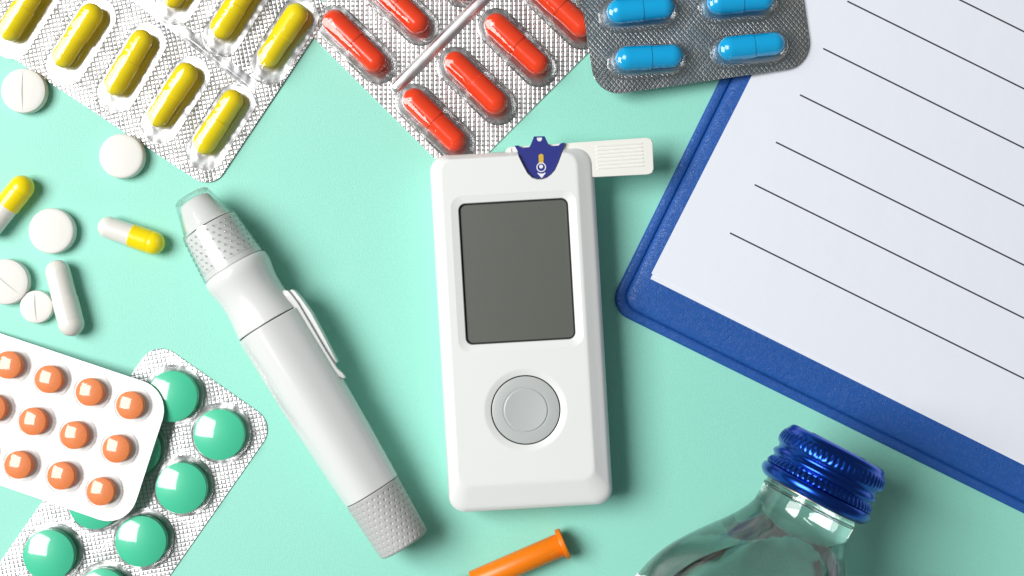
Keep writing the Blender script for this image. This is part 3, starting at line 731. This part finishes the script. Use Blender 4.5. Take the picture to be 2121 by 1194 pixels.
# ---------------------------------------------------------------- syringe with orange needle cap
a = W(1161, 1128, 27); b = W(980, 1206, 27)
d = b - a; ang = math.atan2(d.y, d.x)
MN = Matrix.Translation((a.x, a.y, 0)) @ Matrix.Rotation(ang, 4, 'Z')
syr = empty('syringe', MN, 'syringe with orange needle cap reaching in from the bottom edge', 'syringe')
RZ = 33 * K * 0.99
nl_ = d.length
cap = mesh_obj('needle_cap', *lathe_x([(0.02, 0.02), (0.0, 12 * K), (0.01, 23 * K), (0.06, 24.6 * K), (nl_ - 0.02, 24.2 * K), (nl_, 23.4 * K), (nl_ + 0.01, 14 * K)], 64, RZ), M_ORANGE, syr, smooth=35)
fl = [[Vector((x, 32.5 * q * K * (cos(t)), RZ + 32.5 * q * K * sin(t))) for t in [2 * pi * i / 64 for i in range(64)]] for x, q in ((-0.145, 0.7), (-0.15, 0.93), (-0.13, 0.995), (-0.11, 1), (-0.03, 1), (0.0, 0.99), (0.01, 0.75))]
mesh_obj('flange', *loft(fl), M_ORANGE, cap, smooth=35)
mesh_obj('hub', *lathe_x([(nl_, 10 * K), (nl_, 18 * K), (nl_ + 0.35, 18 * K), (nl_ + 0.4, 24 * K), (nl_ + 0.45, 24 * K)], 48, RZ), M_CLEAR, syr, smooth=35)
mesh_obj('piston', *lathe_x([(nl_ + 0.16, 5 * K), (nl_ + 0.2, 15 * K), (nl_ + 0.42, 16 * K), (nl_ + 0.45, 8 * K)], 48, RZ), M_BLACK, syr, smooth=35)
mesh_obj('barrel', *lathe_x([(nl_ + 0.42, 10 * K), (nl_ + 0.44, 27 * K), (nl_ + 5.5, 27 * K), (nl_ + 5.6, 30 * K), (nl_ + 5.7, 28 * K)], 48, RZ), M_CLEAR, syr, smooth=35)

# ---------------------------------------------------------------- water bottle
BZ = 240; f = 1 - BZ / 3000
c0 = W(1737, 926, BZ)
MBt = Matrix.Translation((c0.x, c0.y, 0)) @ Matrix.Rotation(math.atan2(-0.888, -0.461), 4, 'Z')
bottle = empty('water_bottle', MBt, 'clear glass water bottle lying on its side with blue screw cap', 'bottle')
q = f * K
def sm_profile(pts, sub=6):
    out = []
    P = [pts[0]] + pts + [pts[-1]]
    for i in range(1, len(P) - 2):
        for k in range(sub):
            t = k / sub; p_, q_, r_, s_ = P[i - 1], P[i], P[i + 1], P[i + 2]
            out.append(tuple(0.5 * ((2 * q_[j]) + (-p_[j] + r_[j]) * t + (2 * p_[j] - 5 * q_[j] + 4 * r_[j] - s_[j]) * t * t + (-p_[j] + 3 * q_[j] - 3 * r_[j] + s_[j]) * t ** 3) for j in (0, 1)))
    out.append(pts[-1]); return out
outer = sm_profile([(20, 92), (60, 93), (118, 99), (140, 101.5), (165, 102), (182, 105), (203, 115), (233, 134), (275, 167), (327, 204), (372, 228), (430, 245), (520, 254), (700, 256), (1000, 256), (1180, 254), (1215, 246), (1232, 226)], 5)
inner = sm_profile([(24, 82), (60, 83), (118, 88), (150, 90.5), (172, 92), (196, 99), (226, 119), (262, 147), (312, 186), (360, 212), (420, 232), (520, 243), (700, 245), (1000, 245), (1170, 243), (1200, 232), (1212, 205)], 5)
o_ = [(s * q, r * q) for s, r in outer] + [(1232 * q, 0.03)]
i_ = [(1212 * q, 0.03)] + [(s * q, r * q) for s, r in reversed(inner)]
def lathe_closed(pr, n=128): return lathe_x(pr, n, BZ * K, 0, None, closed=True)
mesh_obj('glass', *lathe_closed(o_ + i_), M_GLASS, bottle, smooth=60)
w_ = [(30 * q, 0.02)] + [(s * q, (r + 0.8) * q) for s, r in inner[1:]] + [(1213 * q, 0.03)]
water = mesh_obj('water', *lathe_x(w_, 128, BZ * K), M_WATER, bottle, smooth=0)
zl = (BZ + 104 * f) * K; bx = [(-1, -6), (20, -6), (20, 6), (-1, 6)]
cut = mesh_obj('cutter', *prism(bx, zl, zl + 8), M_WATER, bottle, smooth=0)
boolean(water, cut); water.data.shade_smooth(); water.data.set_sharp_from_angle(angle=radians(40))
# cap: top disc, knurled band, two rolled threads, knurled skirt, tear ring
NT = 58; NS = NT * 8
def win(s, a, b, e): return max(0, min(1, (s - a) / e)) * max(0, min(1, (b - s) / e))
def knurl(a, s):
    s = s / q; t = 0.5 + 0.5 * cos(NT * a)
    k1 = win(s, 17, 40, 9) * 0.026 * t ** 1.6
    k2 = win(s, 75, 92, 5) * 0.022 * t ** 1.3
    return 1 - k1 - k2
cap_pr = [(-2.0, 3), (-2.0, 60), (-1.0, 62), (0.5, 66), (1.0, 90), (0.0, 96), (1.0, 101), (4, 105), (8, 107.5), (11, 108.5), (14, 111), (18, 114), (23, 116), (28, 117.3), (33, 118), (38, 117.8), (42, 116.6), (45, 114.6), (48, 111.5),
          (51, 109.6), (54, 109.4), (57, 111), (60, 113.8), (63, 115.6), (66, 115.8), (69, 114), (72, 111), (74.5, 109.6), (77, 111), (80, 114), (84, 116.4), (88, 117.4), (91, 117.2), (92.5, 115.5), (93, 113.5)]
ring_pr = [(92.8, 112), (93.6, 116.5), (95.5, 119.6), (99, 121.4), (104, 122), (109, 121), (113, 118.6), (117, 114.6), (120, 110.5), (121.5, 107), (120, 104), (100, 102)]
capo = mesh_obj('screw_cap', *lathe_x([(s * q, r * q) for s, r in cap_pr], NS, BZ * K, 0, knurl), M_CAPMETAL, bottle, smooth=50)
mesh_obj('tear_ring', *lathe_x([(s * q, r * q) for s, r in ring_pr], 192, BZ * K), M_CAPMETAL, capo, smooth=60)
mesh_obj('cap_lining', *lathe_closed([(70 * q, 104 * q), (122.5 * q, 104 * q), (122.5 * q, 103 * q), (70 * q, 103 * q)], 96), M_SILVER, capo, smooth=60)
mesh_obj('neck_bead', *lathe_closed([((134 + 3.2 * cos(t)) * q, (101.5 + 1.8 * sin(t)) * q) for t in [2 * pi * i / 10 for i in range(10)]], 128), M_GLASS, bottle, smooth=60)
print('objects', len(bpy.data.objects), 'tris', sum(len(o.data.polygons) for o in bpy.data.objects if o.type == 'MESH'))
print('flipped', FLIPPED)
